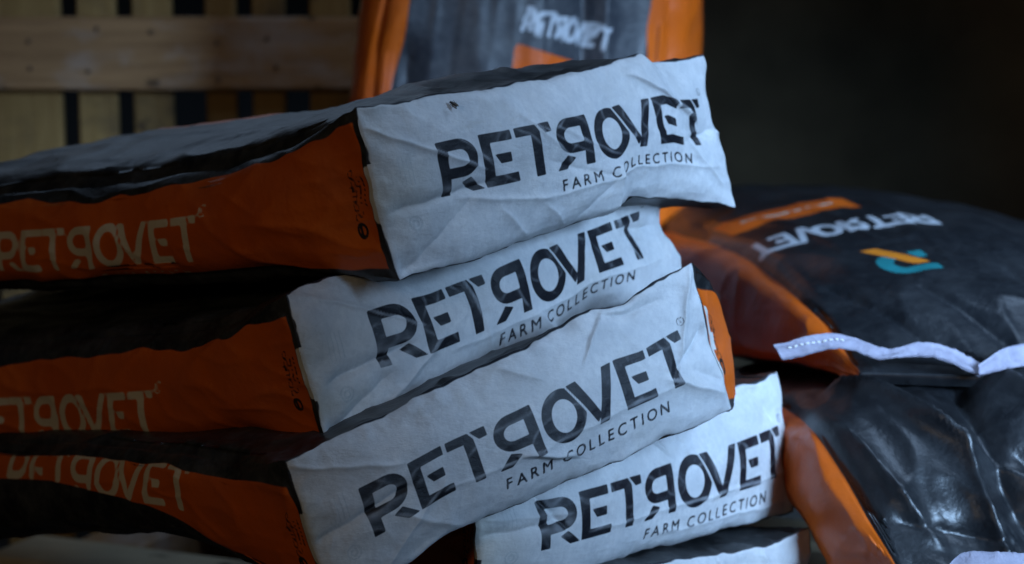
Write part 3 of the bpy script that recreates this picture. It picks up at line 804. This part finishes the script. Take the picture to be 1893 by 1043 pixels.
# slatted wooden pallet standing on edge behind the stack
DW = 3.45
root = empty('standing_pallet', (-.75, DW, 0), 'weathered wooden pallet standing on edge in the background, upright slats behind a cross plank', 'pallet')
wx = lambda px: (px - 946.5) / FPX * DW * 1.012
ztop = lambda py, d: at(0, py, d)[2]
zc = (at(300, 30, DW)[2] + at(300, 166, DW)[2]) / 2; zh = (at(300, 30, DW)[2] - at(300, 166, DW)[2]) / 2
block('cross_plank', ((wx(-260) + wx(830)) / 2, DW, zc), ((wx(830) - wx(-260)) / 2, 0, 0), (0, .011, 0), (0, 0, zh), M_WOOD, root)
block('cross_plank', ((wx(-260) + wx(830)) / 2, DW, .14), ((wx(830) - wx(-260)) / 2, 0, 0), (0, .011, 0), (0, 0, .05), M_WOOD, root)
random.seed(4)
for (a, b) in ((-235, -150), (-120, -35), (-5, 118), (148, 219), (250, 322), (384, 440), (470, 530), (575, 650)):
    block('slat', ((wx(a) + wx(b)) / 2, DW + .035 + random.uniform(-.003, .003), .49 + random.uniform(-.004, .004)), ((wx(b) - wx(a)) / 2, 0, 0), (0, .012, 0), (0, 0, .485), M_SLAT, root, .003)

M_NAIL = plain_material('rusty_nail', (.05, .035, .028), (.12, .07, .045), 200, .6)
for (a, b) in ((-5, 118), (148, 219), (250, 322), (384, 440), (470, 530)):
    for dz in (-.55, .5):
        cx = (wx(a) + wx(b)) / 2 + random.uniform(-.016, .016); cz = zc + zh * dz + random.uniform(-.013, .013); vs = []
        for y, r in ((DW - .0095, .0034), (DW - .0122, .0034), (DW - .0130, .0024)):
            vs += [(cx + r * math.cos(k * math.pi / 5), y, cz + r * math.sin(k * math.pi / 5)) for k in range(10)]
        fs = [[i * 10 + k, i * 10 + (k + 1) % 10, (i + 1) * 10 + (k + 1) % 10, (i + 1) * 10 + k] for i in range(2) for k in range(10)] + [list(range(20, 30))]
        mesh_obj('nail', vs, fs, M_NAIL, root)

# pallet under the leaning stack
Ld = np.array([-.70, .714, 0]); Wd = np.array([.714, .70, 0])
c0 = at_z(250, 1010, .155)
root = empty('wooden_pallet', (float(c0[0] + .35), float(c0[1] + .0), 0), 'pale wooden pallet under the leaning stack, one board showing at lower left', 'pallet')
edge_dir = at_z(420, 1031, .155) - at_z(80, 988, .155); edge_dir[2] = 0; edge_dir /= np.linalg.norm(edge_dir)
perp = np.array([-edge_dir[1], edge_dir[0], 0]);
if perp[0] < 0: perp = -perp
e0 = at_z(80, 988, .155)
for off in (-.055, .27, .41):
    w = .055
    c = e0 + perp * off + edge_dir * .55; c[2] = .155 - .011
    block('board', c, edge_dir * .56, perp * w, (0, 0, .011), M_BOARD, root, .004)
for q in (.05, .55, 1.05):
    c = e0 + edge_dir * q + perp * .178; c[2] = .0665
    block('stringer', c, edge_dir * .045, perp * .288, (0, 0, .0660), M_WOOD, root, .004)

# ------------------------------------------------------------------ fly on the topmost bag
def fly():
    M_FLY = plain_material('fly_body', (.006, .006, .007), (.02, .018, .015), 900, .35)
    M_WING = plain_material('fly_wing', (.10, .10, .10), (.16, .15, .13), 900, .3)
    p = at(838, 193, 2.109)
    root = empty('fly', p.tolist(), 'small black fly sitting on the white end of the topmost bag', 'fly')
    ex = RIGHT * .8 + UP * -.6; ey = np.cross(FWD, ex); n = -FWD
    def ell(name, c, a, b, h, mat, par):
        vs = []; fs = []; nu, nv = 10, 7
        for i in range(nv):
            th = math.pi * i / (nv - 1)
            for j in range(nu):
                ph = 2 * math.pi * j / nu
                vs.append(p + ex * (c[0] + a * math.cos(th)) + ey * (c[1] + b * math.sin(th) * math.cos(ph)) + n * (c[2] + h * math.sin(th) * math.sin(ph)))
        for i in range(nv - 1):
            for j in range(nu): fs.append([i * nu + j, i * nu + (j + 1) % nu, (i + 1) * nu + (j + 1) % nu, (i + 1) * nu + j])
        return mesh_obj(name, vs, fs, mat, par)
    ell('abdomen', (.0016, 0, .0017), .0024, .0014, .0013, M_FLY, root)
    ell('thorax', (-.0012, 0, .0018), .0016, .0013, .0013, M_FLY, root)
    ell('head', (-.0030, 0, .0017), .0008, .0012, .0010, M_FLY, root)
    for s in (-1, 1):
        ell('wing', (.0020, s * .0013, .0030), .0030, .0010, .0002, M_WING, root)
        for q in (-.0018, -.0006, .0010):
            ell('leg', (q, s * .0018, .0007), .0002, .0016, .0003, M_FLY, root)
fly()
